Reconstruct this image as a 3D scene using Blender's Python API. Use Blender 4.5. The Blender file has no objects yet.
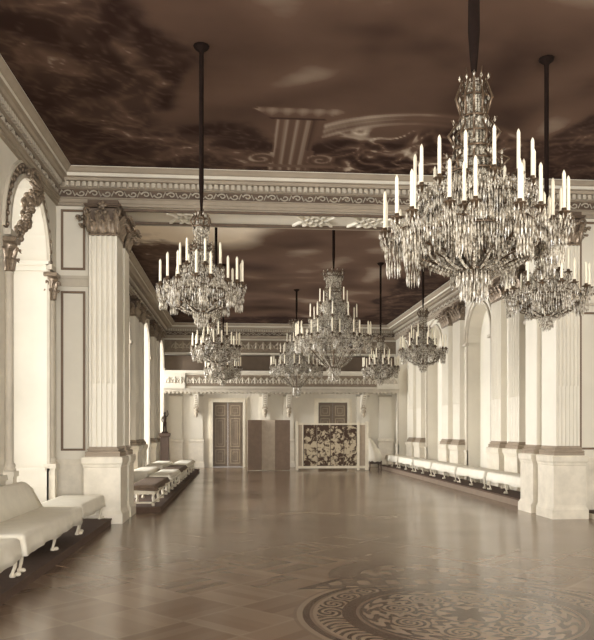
import bpy, math, random
from mathutils import Vector, noise
random.seed(7)
PI = math.pi
S = bpy.context.scene
COL = S.collection

# ---------------------------------------------------------------- mesh builder
class MB:
    def __init__(s): s.v = []; s.f = []; s.sm = []
    def add(s, vs, fs, smooth=False):
        o = len(s.v); s.v += [tuple(p) for p in vs]
        for f in fs: s.f.append(tuple(i + o for i in f)); s.sm.append(smooth)
    def box(s, x0, x1, y0, y1, z0, z1):
        s.add([(x, y, z) for z in (z0, z1) for y in (y0, y1) for x in (x0, x1)],
              [(0, 2, 3, 1), (4, 5, 7, 6), (0, 1, 5, 4), (2, 6, 7, 3), (0, 4, 6, 2), (1, 3, 7, 5)])
    def rbox(s, x0, x1, y0, y1, z0, z1, b=.01):          # box with chamfered top and bottom edges
        L = [(z0, b), (z0 + b, 0), (z1 - b, 0), (z1, b)]
        vs = []
        for z, i in L:
            vs += [(x0 + i, y0 + i, z), (x1 - i, y0 + i, z), (x1 - i, y1 - i, z), (x0 + i, y1 - i, z)]
        fs = [(3, 2, 1, 0), (12, 13, 14, 15)]
        for k in range(3):
            for j in range(4):
                a = k * 4 + j; c = k * 4 + (j + 1) % 4
                fs.append((a, c, c + 4, a + 4))
        s.add(vs, fs)
    def loop_loft(s, loops, smooth=False, caps=True):     # list of equal-length closed loops
        n = len(loops[0]); vs = [p for l in loops for p in l]; fs = []
        for k in range(len(loops) - 1):
            for j in range(n):
                a = k * n + j; b = k * n + (j + 1) % n
                fs.append((a, b, b + n, a + n))
        if caps:
            fs.append(tuple(range(n - 1, -1, -1))); m = (len(loops) - 1) * n
            fs.append(tuple(range(m, m + n)))
        s.add(vs, fs, smooth)
    def lathe(s, prof, c=(0, 0, 0), seg=16, smooth=True):
        loops = []
        for r, z in prof:
            loops.append([(c[0] + r * math.cos(2 * PI * i / seg), c[1] + r * math.sin(2 * PI * i / seg), c[2] + z) for i in range(seg)])
        s.loop_loft(loops, smooth)
    def tube(s, pts, rad, seg=6, smooth=True):
        pts = [Vector(p) for p in pts]; n = len(pts)
        R = rad if isinstance(rad, (list, tuple)) else [rad] * n
        loops = []; up = Vector((0, 0, 1)); prev = None
        for i, p in enumerate(pts):
            t = (pts[min(i + 1, n - 1)] - pts[max(i - 1, 0)])
            if t.length < 1e-9: t = Vector((0, 0, 1))
            t.normalize()
            if prev is None:
                a = t.cross(up)
                if a.length < 1e-3: a = t.cross(Vector((1, 0, 0)))
            else:
                a = prev - t * prev.dot(t)
                if a.length < 1e-4: a = t.cross(up)
            a.normalize(); b = t.cross(a); prev = a
            loops.append([tuple(p + (a * math.cos(2 * PI * k / seg) + b * math.sin(2 * PI * k / seg)) * R[i]) for k in range(seg)])
        s.loop_loft(loops, smooth)
    def drop(s, x, y, z, w, h):                           # hanging faceted crystal, top at z
        a = z - h * .62 if h > .03 else z - h * .5
        k = random.random() * PI; c, n = math.cos(k) * w, math.sin(k) * w
        s.add([(x, y, z), (x + c, y + n, a), (x - n, y + c, a), (x - c, y - n, a), (x + n, y - c, a), (x, y, z - h)],
              [(0, 1, 2), (0, 2, 3), (0, 3, 4), (0, 4, 1), (5, 2, 1), (5, 3, 2), (5, 4, 3), (5, 1, 4)])
    def blob(s, x, y, z, rx, ry, rz, seg=7, rings=5):
        loops = []
        for i in range(rings + 1):
            ph = PI * i / rings; r = max(math.sin(ph), .02)
            loops.append([(x + rx * r * math.cos(2 * PI * k / seg), y + ry * r * math.sin(2 * PI * k / seg), z - rz * math.cos(ph)) for k in range(seg)])
        s.loop_loft(loops, True)
    def extrude(s, prof, z0, z1, smooth=False):           # closed xy profile (ccw) up in z
        s.loop_loft([[(x, y, z0) for x, y in prof], [(x, y, z1) for x, y in prof]], smooth)
    def xf(s, fn): s.v = [tuple(fn(*p)) for p in s.v]; return s
    def build(s, name, mat, parent=None, loc=None, rz=0):
        me = bpy.data.meshes.new(name); me.from_pydata(s.v, [], s.f)
        me.polygons.foreach_set('use_smooth', s.sm); me.materials.append(mat); me.update()
        o = bpy.data.objects.new(name, me); COL.objects.link(o)
        if parent: o.parent = parent
        if loc: o.location = loc
        if rz: o.rotation_euler.z = rz
        return o

def tag(o, label=None, cat=None, group=None, kind=None):
    if label: o['label'] = label
    if cat: o['category'] = cat
    if group: o['group'] = group
    if kind: o['kind'] = kind
    return o
def empty(name, loc, rz=0):
    o = bpy.data.objects.new(name, None); COL.objects.link(o)
    o.location = loc; o.rotation_euler.z = rz; o.empty_display_size = .1
    return o
def copy_tree(o, parent=None):
    c = o.copy(); COL.objects.link(c)
    if parent: c.parent = parent
    for ch in list(o.children): copy_tree(ch, c)
    return c
def struct(o): o['kind'] = 'structure'; return o

# ---------------------------------------------------------------- node helper
class X:
    def __init__(s, nt, k): s.nt = nt; s.k = k
    def m(s, op, *a, clamp=False):
        n = s.nt.nodes.new('ShaderNodeMath'); n.operation = op; n.use_clamp = clamp
        for i, q in enumerate((s,) + a):
            if isinstance(q, X): s.nt.links.new(q.k, n.inputs[i])
            else: n.inputs[i].default_value = q
        return X(s.nt, n.outputs[0])
    def __add__(s, o): return s.m('ADD', o)
    def __sub__(s, o): return s.m('SUBTRACT', o)
    def __mul__(s, o): return s.m('MULTIPLY', o)
    def __truediv__(s, o): return s.m('DIVIDE', o)
    def lt(s, o): return s.m('LESS_THAN', o)
    def gt(s, o): return s.m('GREATER_THAN', o)
    def abs(s): return s.m('ABSOLUTE')
    def sin(s): return s.m('SINE')
    def mx(s, o): return s.m('MAXIMUM', o)
    def mn(s, o): return s.m('MINIMUM', o)
    def inv(s): return (s * -1.0) + 1.0
def lin(c):
    return tuple(((q / 255) / 12.92 if q / 255 <= .04045 else ((q / 255 + .055) / 1.055) ** 2.4) for q in c)
def newmat(name):
    m = bpy.data.materials.new(name); m.use_nodes = True
    return m, m.node_tree, m.node_tree.nodes['Principled BSDF']
def noise_node(nt, scale, detail=4, rough=.55, dist=0, vec=None):
    n = nt.nodes.new('ShaderNodeTexNoise'); n.inputs['Scale'].default_value = scale
    n.inputs['Detail'].default_value = detail; n.inputs['Roughness'].default_value = rough
    n.inputs['Distortion'].default_value = dist
    if vec is not None: nt.links.new(vec, n.inputs['Vector'])
    return n
def mix(nt, fac, a, b):
    n = nt.nodes.new('ShaderNodeMix'); n.data_type = 'RGBA'
    if isinstance(fac, X): fac = fac.k
    if isinstance(fac, float): n.inputs[0].default_value = fac
    else: nt.links.new(fac, n.inputs[0])
    for q, i in ((a, 6), (b, 7)):
        if isinstance(q, tuple): n.inputs[i].default_value = q + (1,) if len(q) == 3 else q
        else: nt.links.new(q, n.inputs[i])
    return n.outputs[2]
def simple(name, c, rough=.6, var=.12, scale=3., metal=0., spec=.4, bump=0., detail=4, sheen=0.):
    """Mottled procedural material; c is an sRGB triple."""
    m, nt, b = newmat(name)
    tc = nt.nodes.new('ShaderNodeTexCoord')
    n = noise_node(nt, scale, detail, .6, 0, tc.outputs['Object'])
    a = lin(c)
    d = tuple(q * (1 - var) for q in a); l = tuple(min(1, q * (1 + var)) for q in a)
    r = X(nt, n.outputs['Fac'])
    f = ((r - .5) * 2.2 + .5).m('MULTIPLY', 1.0, clamp=True)
    nt.links.new(mix(nt, f, d, l), b.inputs['Base Color'])
    b.inputs['Roughness'].default_value = rough; b.inputs['Metallic'].default_value = metal
    b.inputs['Specular IOR Level'].default_value = spec
    if bump:
        bn = nt.nodes.new('ShaderNodeBump'); bn.inputs['Strength'].default_value = bump; bn.inputs['Distance'].default_value = .01
        n2 = noise_node(nt, scale * 12, 3, .6, 0, tc.outputs['Object'])
        nt.links.new(n2.outputs['Fac'], bn.inputs['Height']); nt.links.new(bn.outputs[0], b.inputs['Normal'])
    return m

M = {}
M['plaster'] = simple('pale plaster', (220, 214, 200), .62, .06, 1.3)
M['panel'] = simple('warm white panel', (216, 210, 196), .6, .05, 1.6)
M['stucco'] = simple('cream stucco', (190, 181, 165), .6, .1, 4)
M['line'] = simple('umber panel moulding', (112, 92, 74), .55, .12, 5)
M['marble'] = simple('veined pale marble', (214, 206, 190), .38, .14, 4.5, detail=8)
M['gilt'] = simple('dull gilding', (134, 119, 102), .34, .4, 22, metal=.4, spec=.5)
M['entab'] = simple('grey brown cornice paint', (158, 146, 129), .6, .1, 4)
M['ornament'] = simple('worn ornament paint', (176, 164, 146), .6, .2, 10)
M['groundlight'] = simple('taupe relief ground', (134, 120, 103), .6, .2, 9)
M['basemould'] = simple('taupe base moulding', (150, 136, 119), .5, .12, 6)
M['relief'] = simple('gilded relief ground', (98, 82, 68), .6, .25, 9)
M['bronze'] = simple('dark chandelier bronze', (92, 76, 60), .35, .3, 30, metal=.5)
M['rod'] = simple('dark suspension cloth', (30, 21, 17), .95, .2, 20, spec=.1)
M['wax'] = simple('candle wax', (238, 230, 208), .5, .03, 10)
M['linen'] = simple('linen dust cover', (224, 218, 203), .9, .06, 5, bump=.25)
M['legwhite'] = simple('white lacquered wood', (206, 196, 176), .4, .1, 12)
M['carpet'] = simple('umber platform cloth', (84, 66, 54), .9, .15, 8, bump=.3)
M['cushion'] = simple('dark upholstery', (104, 88, 74), .85, .15, 9, bump=.3)
M['door'] = simple('grey brown door paint', (128, 112, 94), .45, .14, 5)
M['doorline'] = simple('door panel moulding', (164, 148, 124), .45, .12, 5)
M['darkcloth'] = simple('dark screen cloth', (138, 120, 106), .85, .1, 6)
M['midcloth'] = simple('lighter screen cloth', (176, 161, 143), .85, .1, 6)  # lighter tone for the middle leaf and the side cloths
M['statue'] = simple('dark patinated bronze', (62, 48, 40), .35, .2, 12, metal=.4)
M['woodstand'] = simple('dark stained stand', (80, 64, 54), .5, .2, 7)
M['riser'] = simple('worn platform paint', (126, 111, 96), .6, .12, 5)
M['whiteframe'] = simple('white painted frame', (226, 217, 197), .5, .08, 7)
M['shade'] = simple('shaded loggia wall', (128, 112, 96), .8, .12, 3)  # shade of the recess put into the wall colour

def crystal_mat():
    m, nt, b = newmat('cut crystal')
    tc = nt.nodes.new('ShaderNodeTexCoord')
    n = noise_node(nt, 34, 2, .5, 0, tc.outputs['Object'])
    f = ((X(nt, n.outputs['Fac']) - .45) * 5.0 + .35).m('MULTIPLY', 1.0, clamp=True)
    nt.links.new(mix(nt, f, lin((122, 110, 93)), lin((220, 212, 195))), b.inputs['Base Color'])
    b.inputs['Roughness'].default_value = .2; b.inputs['Specular IOR Level'].default_value = .55
    b.inputs['Transmission Weight'].default_value = .25; b.inputs['IOR'].default_value = 1.5
    return m
M['crystal'] = crystal_mat()
def glass_mat():
    m, nt, b = newmat('window glass')
    t = nt.nodes.new('ShaderNodeBsdfTransparent'); g = nt.nodes.new('ShaderNodeBsdfGlossy')
    g.inputs['Roughness'].default_value = .03
    mx = nt.nodes.new('ShaderNodeMixShader'); mx.inputs[0].default_value = .06
    nt.links.new(t.outputs[0], mx.inputs[1]); nt.links.new(g.outputs[0], mx.inputs[2])
    nt.links.new(mx.outputs[0], nt.nodes['Material Output'].inputs[0])
    return m
M['glass'] = glass_mat()

# tapestry: pale flowers and leaves on a dark ground
def tapestry_mat():
    m, nt, b = newmat('floral tapestry')
    tc = nt.nodes.new('ShaderNodeTexCoord')
    n = noise_node(nt, 6, 3, .6, 1.2, tc.outputs['Object'])
    v = nt.nodes.new('ShaderNodeTexVoronoi'); v.inputs['Scale'].default_value = 7
    nt.links.new(tc.outputs['Object'], v.inputs['Vector'])
    sp = nt.nodes.new('ShaderNodeSeparateXYZ'); nt.links.new(tc.outputs['Object'], sp.inputs[0])
    f = X(nt, n.outputs['Fac']) - X(nt, v.outputs['Distance']) * .3 + .12
    z = X(nt, sp.outputs[2])
    env = ((z - .8).abs() * 1.15).inv()
    g = ((f + env * .16 - .5) * 9.0).m('MULTIPLY', 1.0, clamp=True)
    nt.links.new(mix(nt, g, lin((78, 60, 48)), lin((196, 182, 156))), b.inputs['Base Color'])
    b.inputs['Roughness'].default_value = .9
    return m
M['tapestry'] = tapestry_mat()

# ---------------------------------------------------------------- room constants
XL, XR, XC = -3.0, 6.4, 1.7
YB, YP, YQ, YF = -6.0, 12.1, 13.1, 29.2       # back wall, pier front plane, pier rear plane, far wall
ZC = 5.75

# ---------------------------------------------------------------- floor
def floor_mat():
    m, nt, b = newmat('inlaid parquet')
    tc = nt.nodes.new('ShaderNodeTexCoord'); sp = nt.nodes.new('ShaderNodeSeparateXYZ')
    nt.links.new(tc.outputs['Object'], sp.inputs[0])
    x, y = X(nt, sp.outputs[0]), X(nt, sp.outputs[1])
    cell = .62
    p = (x + y) * (.7071 / cell); q = (x - y) * (.7071 / cell)
    fp, fq = p.m('FLOOR'), q.m('FLOOR')
    chk = (fp + fq).m('PINGPONG', 1.0)
    lp, lq = p - fp, q - fq
    edge = (lp - .5).abs().mx((lq - .5).abs()).gt(.475)
    # strips inside each square
    st = chk * lp + chk.inv() * lq
    sb = (st * 5.0).m('FLOOR')
    cmb = nt.nodes.new('ShaderNodeCombineXYZ')
    nt.links.new(fp.k, cmb.inputs[0]); nt.links.new(fq.k, cmb.inputs[1]); nt.links.new(sb.k, cmb.inputs[2])
    wn = nt.nodes.new('ShaderNodeTexWhiteNoise'); nt.links.new(cmb.outputs[0], wn.inputs['Vector'])
    rnd = X(nt, wn.outputs['Value'])
    gn = noise_node(nt, .9, 3, .5, 0, tc.outputs['Object'])
    tone = rnd * .34 + chk * .16 + X(nt, gn.outputs['Fac']) * .4
    tone = tone.m('MULTIPLY', 1.0, clamp=True)
    base = mix(nt, tone, lin((110, 90, 74)), lin((156, 136, 116)))
    base = mix(nt, edge * .16, base, lin((176, 160, 138)))
    # border bands across the opening between the piers
    def bandline(v, a, w): return (v - a).abs().lt(w)
    def within(v, a, c): return v.gt(a) * v.lt(c)
    bl = bandline(y, 11.75, .03).mx(bandline(y, 11.95, .015)).mx(bandline(y, 13.25, .015)).mx(bandline(y, 13.45, .03))
    zig = ((x * .8).m('PINGPONG', 1.0) - (y - 12.1)).abs().lt(.06).mx(((x * .8).m('PINGPONG', 1.0) - (y - 12.28)).abs().lt(.04)) * within(y, 12.0, 13.2)
    base = mix(nt, bl * .8, base, lin((62, 46, 38)))
    base = mix(nt, zig * .7, base, lin((168, 150, 126)))
    # medallion
    cx, cy = 1.86, 5.74
    dx, dy = x - cx, y - cy
    r = (dx * dx + dy * dy).m('SQRT') * 1.05; th = dy.m('ARCTAN2', dx)
    def scroll(k, off):
        n = noise_node(nt, 14, 2, .5, .5, tc.outputs['Object'])
        return ((th * k + (r * 48.0 + off).sin() * 1.6 + (X(nt, n.outputs['Fac']) - .5) * 5.0).sin()).gt(.1)
    dark = lin((84, 66, 55)); pale = lin((146, 128, 109)); mid = lin((120, 102, 87))
    a24 = (th + 10 * PI / 12).m('MODULO', PI / 12) - PI / 24
    bx, by = r * a24.m('COSINE') - 1.19, r * a24.sin()
    br = (bx * bx * 1.4 + by * by).m('SQRT'); bt = by.m('ARCTAN2', bx)
    band_w = ((br * 75.0 + bt * 2.0 + (r * 20.0).sin()).sin()).gt(0.0)
    disc = r.lt(1.5)
    col = mix(nt, disc * .75, base, mid)
    col = mix(nt, within(r, 1.36, 1.42) * .95, col, dark)
    col = mix(nt, within(r, 1.42, 1.47) * .8, col, pale)
    col = mix(nt, within(r, 1.08, 1.3) * .9, col, mix(nt, band_w, pale, dark))
    col = mix(nt, within(r, 1.3, 1.33) * .9, col, pale)
    col = mix(nt, within(r, .96, 1.08) * .9, col, dark)
    col = mix(nt, within(r, .9, .93) * .9, col, dark)
    # eight small whorls
    a8 = (th + 10 * PI / 4).m('MODULO', PI / 4) - PI / 8
    wx, wy = r * a8.m('COSINE') - .6, r * a8.sin()
    wr = (wx * wx + wy * wy).m('SQRT'); wt = wy.m('ARCTAN2', wx)
    whorl = ((wr * 110.0 + wt * 2.0).sin()).gt(-.1)
    inner = within(r, 0, .9)
    petal = ((th * 8.0).sin() * .06 + .2 - r).gt(0)
    scr = scroll(20, 1.5)
    inn = mix(nt, wr.lt(.17) * 1.0, mix(nt, scr, pale, dark), mix(nt, whorl, dark, pale))
    inn = mix(nt, within(r, .27, .31), inn, dark)
    inn = mix(nt, r.lt(.27), inn, pale)
    inn = mix(nt, petal, inn, dark)
    col = mix(nt, inner * .9, col, inn)
    # straight band and lobes before and behind the medallion
    ay = dy.abs(); ax = dx.abs()
    inb = within(ay, 1.02, 1.5) * (ax + ay).lt(2.35)
    bandp = mix(nt, (((ax * 22.0).sin() * ((ay - 1.26) * 14.0).m('COSINE')).gt(.2)), mid, pale)
    col = mix(nt, inb * .95, col, bandp)
    fr = within(ay, 1.02, 1.06).mx(within(ay, 1.12, 1.14)).mx(within(ay, 1.38, 1.4)).mx(within(ay, 1.46, 1.5)).mx((ax + ay - 2.3).abs().lt(.05)) * inb
    col = mix(nt, fr * .9, col, dark)
    ly = ay - 1.55; lr = (dx * dx + ly * ly).m('SQRT')
    lobe = ay.gt(1.5) * lr.lt(.95)
    lp_ = mix(nt, ((lr * 42.0).sin()).gt(.45), mid, dark)
    lp_ = mix(nt, (within(lr, .3, .62) * ((dx.m('ARCTAN2', ly) * 9.0 + (lr * 30.0).sin()).sin()).gt(.1)), lp_, pale)
    col = mix(nt, lobe * .7, col, lp_)
    nt.links.new(col, b.inputs['Base Color'])
    rg = X(nt, gn.outputs['Fac']) * .1 + .145
    nt.links.new(rg.k, b.inputs['Roughness'])
    b.inputs['Specular IOR Level'].default_value = .6
    return m
mb = MB(); mb.box(XL - 1, XR + .8, YB, YF + .8, -.2, 0)
struct(mb.build('floor', floor_mat()))

# ---------------------------------------------------------------- painted ceiling
def ramp_mat(name):
    m, nt, b = newmat(name)
    at = nt.nodes.new('ShaderNodeAttribute'); at.attribute_name = 'tone'
    r = nt.nodes.new('ShaderNodeValToRGB'); e = r.color_ramp.elements
    e[0].position = 0; e[0].color = lin((46, 28, 22)) + (1,)
    e[1].position = 1; e[1].color = lin((236, 222, 202)) + (1,)
    k = e.new(.45); k.color = lin((104, 82, 69)) + (1,)
    nt.links.new(at.outputs['Fac'], r.inputs[0])
    nt.links.new(r.outputs[0], b.inputs['Base Color']); b.inputs['Roughness'].default_value = .85
    b.inputs['Specular IOR Level'].default_value = .15
    return m
CM = ramp_mat('painted ceiling')
def sst(a, b, x):
    t = max(0, min(1, (x - a) / (b - a))); return t * t * (3 - 2 * t)
NZ = noise.noise
def warp(x, y, f, k, sd):
    a = NZ(Vector((x * f, y * f, sd))); b = NZ(Vector((x * f + 9, y * f, sd + 3)))
    return NZ(Vector(((x + k * a) * f * 1.7, (y + k * b) * f * 1.7, sd + 7)))
def mural(x, y, y0, y1, bright):
    e = min(x - XL, XR - x, y - y0, y1 - y)
    w = NZ(Vector((x * .7, y * .7, 3)))
    c = noise.fractal(Vector((x * .45 + 5, y * .6 + y0, 1.7)), .9, 2.1, 6)
    cl = warp(x, y, .55, .9, 2.0 + y0)
    sky = .37 + .15 * c + .22 * cl - .16 * sst(.1, .5, NZ(Vector((x * .45 + 2, y * .5, 11))))
    # tangled figures, drapery and foliage of the painted border
    rd = 1 - abs(warp(x, y, 1.1, .8, 5)) * 2.2
    rd2 = 1 - abs(warp(x, y, 2.3, .5, 8)) * 2.4
    lump = sst(-.2, .5, warp(x, y, .8, 1.1, 14))
    ground = .02 + .13 * lump + .30 * max(0, rd) ** 4 * lump + .20 * max(0, rd2) ** 4
    k = sst(1.5, 2.1, e + .7 * w + .4 * c)
    t = ground * (1 - k) + sky * k
    d = abs(e + .7 * w + .4 * c - 1.75)
    t -= .14 * math.exp(-(d / .12) ** 2)
    return t
def front_extra(x, y, t):
    t -= .20 * math.exp(-(((x - 1.9) / 1.1) ** 2 + ((y - 7.75) / .55) ** 2)) * (1 + NZ(Vector((x * 3, y * 3, 2))))
    px = x - .8
    # painted pedestal carrying a wide bowl, with scrolls at its foot
    if 9.3 < y < 11.75:
        hw = .30 + .06 * sst(10.6, 11.6, y)
        if 9.75 < y and abs(px) < hw:
            t = .46 + .12 * math.cos(px * 42) - (.16 if px > hw - .09 else 0) + (.06 if px < -hw + .08 else 0)
        if abs(y - 9.62) < .17:
            q = abs(px) - (.62 - 1.1 * abs(y - 9.55))
            if q < 0: t = .54 - .7 * abs(y - 9.56) + .04 * math.sin(px * 30)
        if 9.78 < y < 9.84 and abs(px) < .4: t = .06
        for sg in (-1, 1):
            r2 = math.hypot(px - sg * .47, y - 11.28)
            if r2 < .24: t = .40 + .16 * math.cos(r2 * 40 + math.atan2(y - 11.28, sg * px - .47))
        if abs(y - 11.55) < .07 and abs(px) < .75: t = .46
    for ax, ay, ra, am in ((2.5, 11.45, 2.0, .2), (2.5, 11.45, 1.86, .1), (2.5, 11.45, 1.7, .12), (-1.3, 11.6, 1.05, .15), (-.55, 11.6, .75, .16), (-.55, 11.6, .62, .1), (5.2, 11.5, 1.5, .18), (5.2, 11.5, 1.3, .12)):
        rr = math.hypot((x - ax), (y - ay) * 1.05)
        if y < 11.5 and abs(px) > .36: t += am * 1.7 * math.exp(-((rr - ra) / .06) ** 2) * (.65 + .5 * NZ(Vector((x * 2, y * 2, 5))))
    if 1.3 < x < 4.2 and 9.9 < y < 11.7:
        m_ = sst(1.3, 1.7, x) * sst(4.2, 3.6, x) * sst(9.9, 10.3, y)
        t += m_ * (.55 * max(0, 1 - abs(warp(x, y, 1.5, .6, 21)) * 3) ** 2 - .05)
    return t
def ceiling(name, y0, y1, st, extra, bright):
    nx, ny = int((XR - XL) / st), int((y1 - y0) / st)
    mb = MB(); tone = []
    for j in range(ny + 1):
        for i in range(nx + 1):
            x = XL + (XR - XL) * i / nx; y = y0 + (y1 - y0) * j / ny
            mb.v.append((x, y, ZC)); t = mural(x, y, y0, y1, bright)
            if extra: t = extra(x, y, t)
            tone.append(max(0, min(1, t)))
    for j in range(ny):
        for i in range(nx):
            a = j * (nx + 1) + i; mb.f.append((a, a + nx + 1, a + nx + 2, a + 1)); mb.sm.append(False)
    o = mb.build(name, CM)
    at = o.data.attributes.new('tone', 'FLOAT', 'POINT'); at.data.foreach_set('value', tone)
    return struct(o)
ceiling('ceiling', YB, YP, .045, front_extra, 0)
def rear_lit_corner(x, y, t):
    # light on the left of the second room's ceiling, painted into its tone
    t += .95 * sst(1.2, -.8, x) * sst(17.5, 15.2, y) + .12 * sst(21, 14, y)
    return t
ceiling('ceiling', YQ, YF, .07, rear_lit_corner, 1)

# ---------------------------------------------------------------- walls with arched openings
def arched_wall(mb, a0, a1, z1, openings, P, depth, back=False, n=14):
    """Face in (a,z); P(a,z,t) -> point, t = depth into the wall. openings: (centre, width, spring)."""
    def quad(p): 
        mb.add([P(*k) for k in p], [(0, 1, 2, 3)])
    cur = a0
    for c, w, zs in sorted(openings):
        l, r = c - w / 2, c + w / 2
        quad([(cur, 0, 0), (l, 0, 0), (l, z1, 0), (cur, z1, 0)])
        arc = [(c - w / 2 * math.cos(PI * i / n), zs + w / 2 * math.sin(PI * i / n)) for i in range(n + 1)]
        for (p, q) in zip(arc[:-1], arc[1:]):
            quad([(p[0], p[1], 0), (q[0], q[1], 0), (q[0], z1, 0), (p[0], z1, 0)])
        edge = [(l, 0)] + arc + [(r, 0)]
        for (p, q) in zip(edge[:-1], edge[1:]):
            quad([(p[0], p[1], 0), (p[0], p[1], depth), (q[0], q[1], depth), (q[0], q[1], 0)])
        if back:
            m = [(l, 0)] + arc + [(r, 0)]
            mb.add([P(p[0], p[1], depth) for p in m], [tuple(range(len(m)))])
        cur = r
    quad([(cur, 0, 0), (a1, 0, 0), (a1, z1, 0), (cur, z1, 0)])
ARCH_F = [(10.57 - 3.55 * k, 1.9, 4.1) for k in range(5)]            # front room, along Y
PAIRS = [15.45, 19.83, 24.21]
ARCH_R = [(14.45, 1.9, 3.95), (18.82, 1.9, 3.95), (23.2, 1.9, 3.95), (27.65, 1.9, 3.95)]
DEP = .85
mb = MB()
arched_wall(mb, YB, 12.6, ZC, ARCH_F, lambda a, z, t: (XL - t, a, z), DEP)
arched_wall(mb, 12.6, YF, ZC, ARCH_R, lambda a, z, t: (XL - t, a, z), DEP)
struct(mb.build('wall_left', M['plaster']))
mb = MB()
arched_wall(mb, YB, 12.6, ZC, ARCH_F, lambda a, z, t: (XR + t, a, z), .35, True)
arched_wall(mb, 12.6, YF, ZC, ARCH_R, lambda a, z, t: (XR + t, a, z), .35, True)
struct(mb.build('wall_right', M['plaster']))
ARCH_B = [(-.9, 2.1, 3.7), (1.7, 2.1, 3.7), (4.3, 2.1, 3.7)]
mb = MB(); arched_wall(mb, XL - .1, XR + .1, ZC, ARCH_B, lambda a, z, t: (a, YB - t, z), .4); struct(mb.build('wall_back', M['plaster']))

# windows in the left embrasures and assumed ones, added for light, in the end wall behind the viewer
def window(i, c, w, zs, P):
    fr, gl = MB(), MB()
    x = .0; l, r = c - w / 2, c + w / 2
    n = 14
    arc = [(c - w / 2 * math.cos(PI * k / n), zs + w / 2 * math.sin(PI * k / n)) for k in range(n + 1)]
    outer = [(l, 0)] + arc + [(r, 0)]
    inner = [(l + .08, .0)] + [(c - (w / 2 - .08) * math.cos(PI * k / n), zs + (w / 2 - .08) * math.sin(PI * k / n)) for k in range(n + 1)] + [(r - .08, .0)]
    for (p, q, s_, t_) in zip(outer[:-1], outer[1:], inner[1:], inner[:-1]):
        vs = [(x + d, a, z) for d in (0, .07) for a, z in (p, q, s_, t_)]
        fr.add(vs, [(0, 3, 2, 1), (4, 5, 6, 7), (0, 1, 5, 4), (2, 3, 7, 6)])
    fr.box(x, x + .07, c - .035, c + .035, 0, zs + w / 2 - .03)
    for z in (.05, 1.0, 2.0, 3.0, zs):
        fr.box(x + .01, x + .06, l + .05, r - .05, z - .03, z + .03)
    for a in (c - w / 4, c + w / 4):
        fr.box(x + .015, x + .055, a - .015, a + .015, .05, zs)
    f = struct(fr.xf(P).build('window_%d' % i, M['whiteframe']))
    gl.add([(x + .03, a, z) for a, z in inner], [tuple(range(len(inner)))])
    gl.xf(P).build('pane', M['glass'], f)
for i, a in enumerate(ARCH_F + ARCH_R): window(i + 1, *a, lambda t, a, z: (XL - DEP + .08 + t, a, z))
for i, a in enumerate(ARCH_B): window(10 + i, *a, lambda t, a, z: (a, YB - .4 + .06 + t, z))

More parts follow.
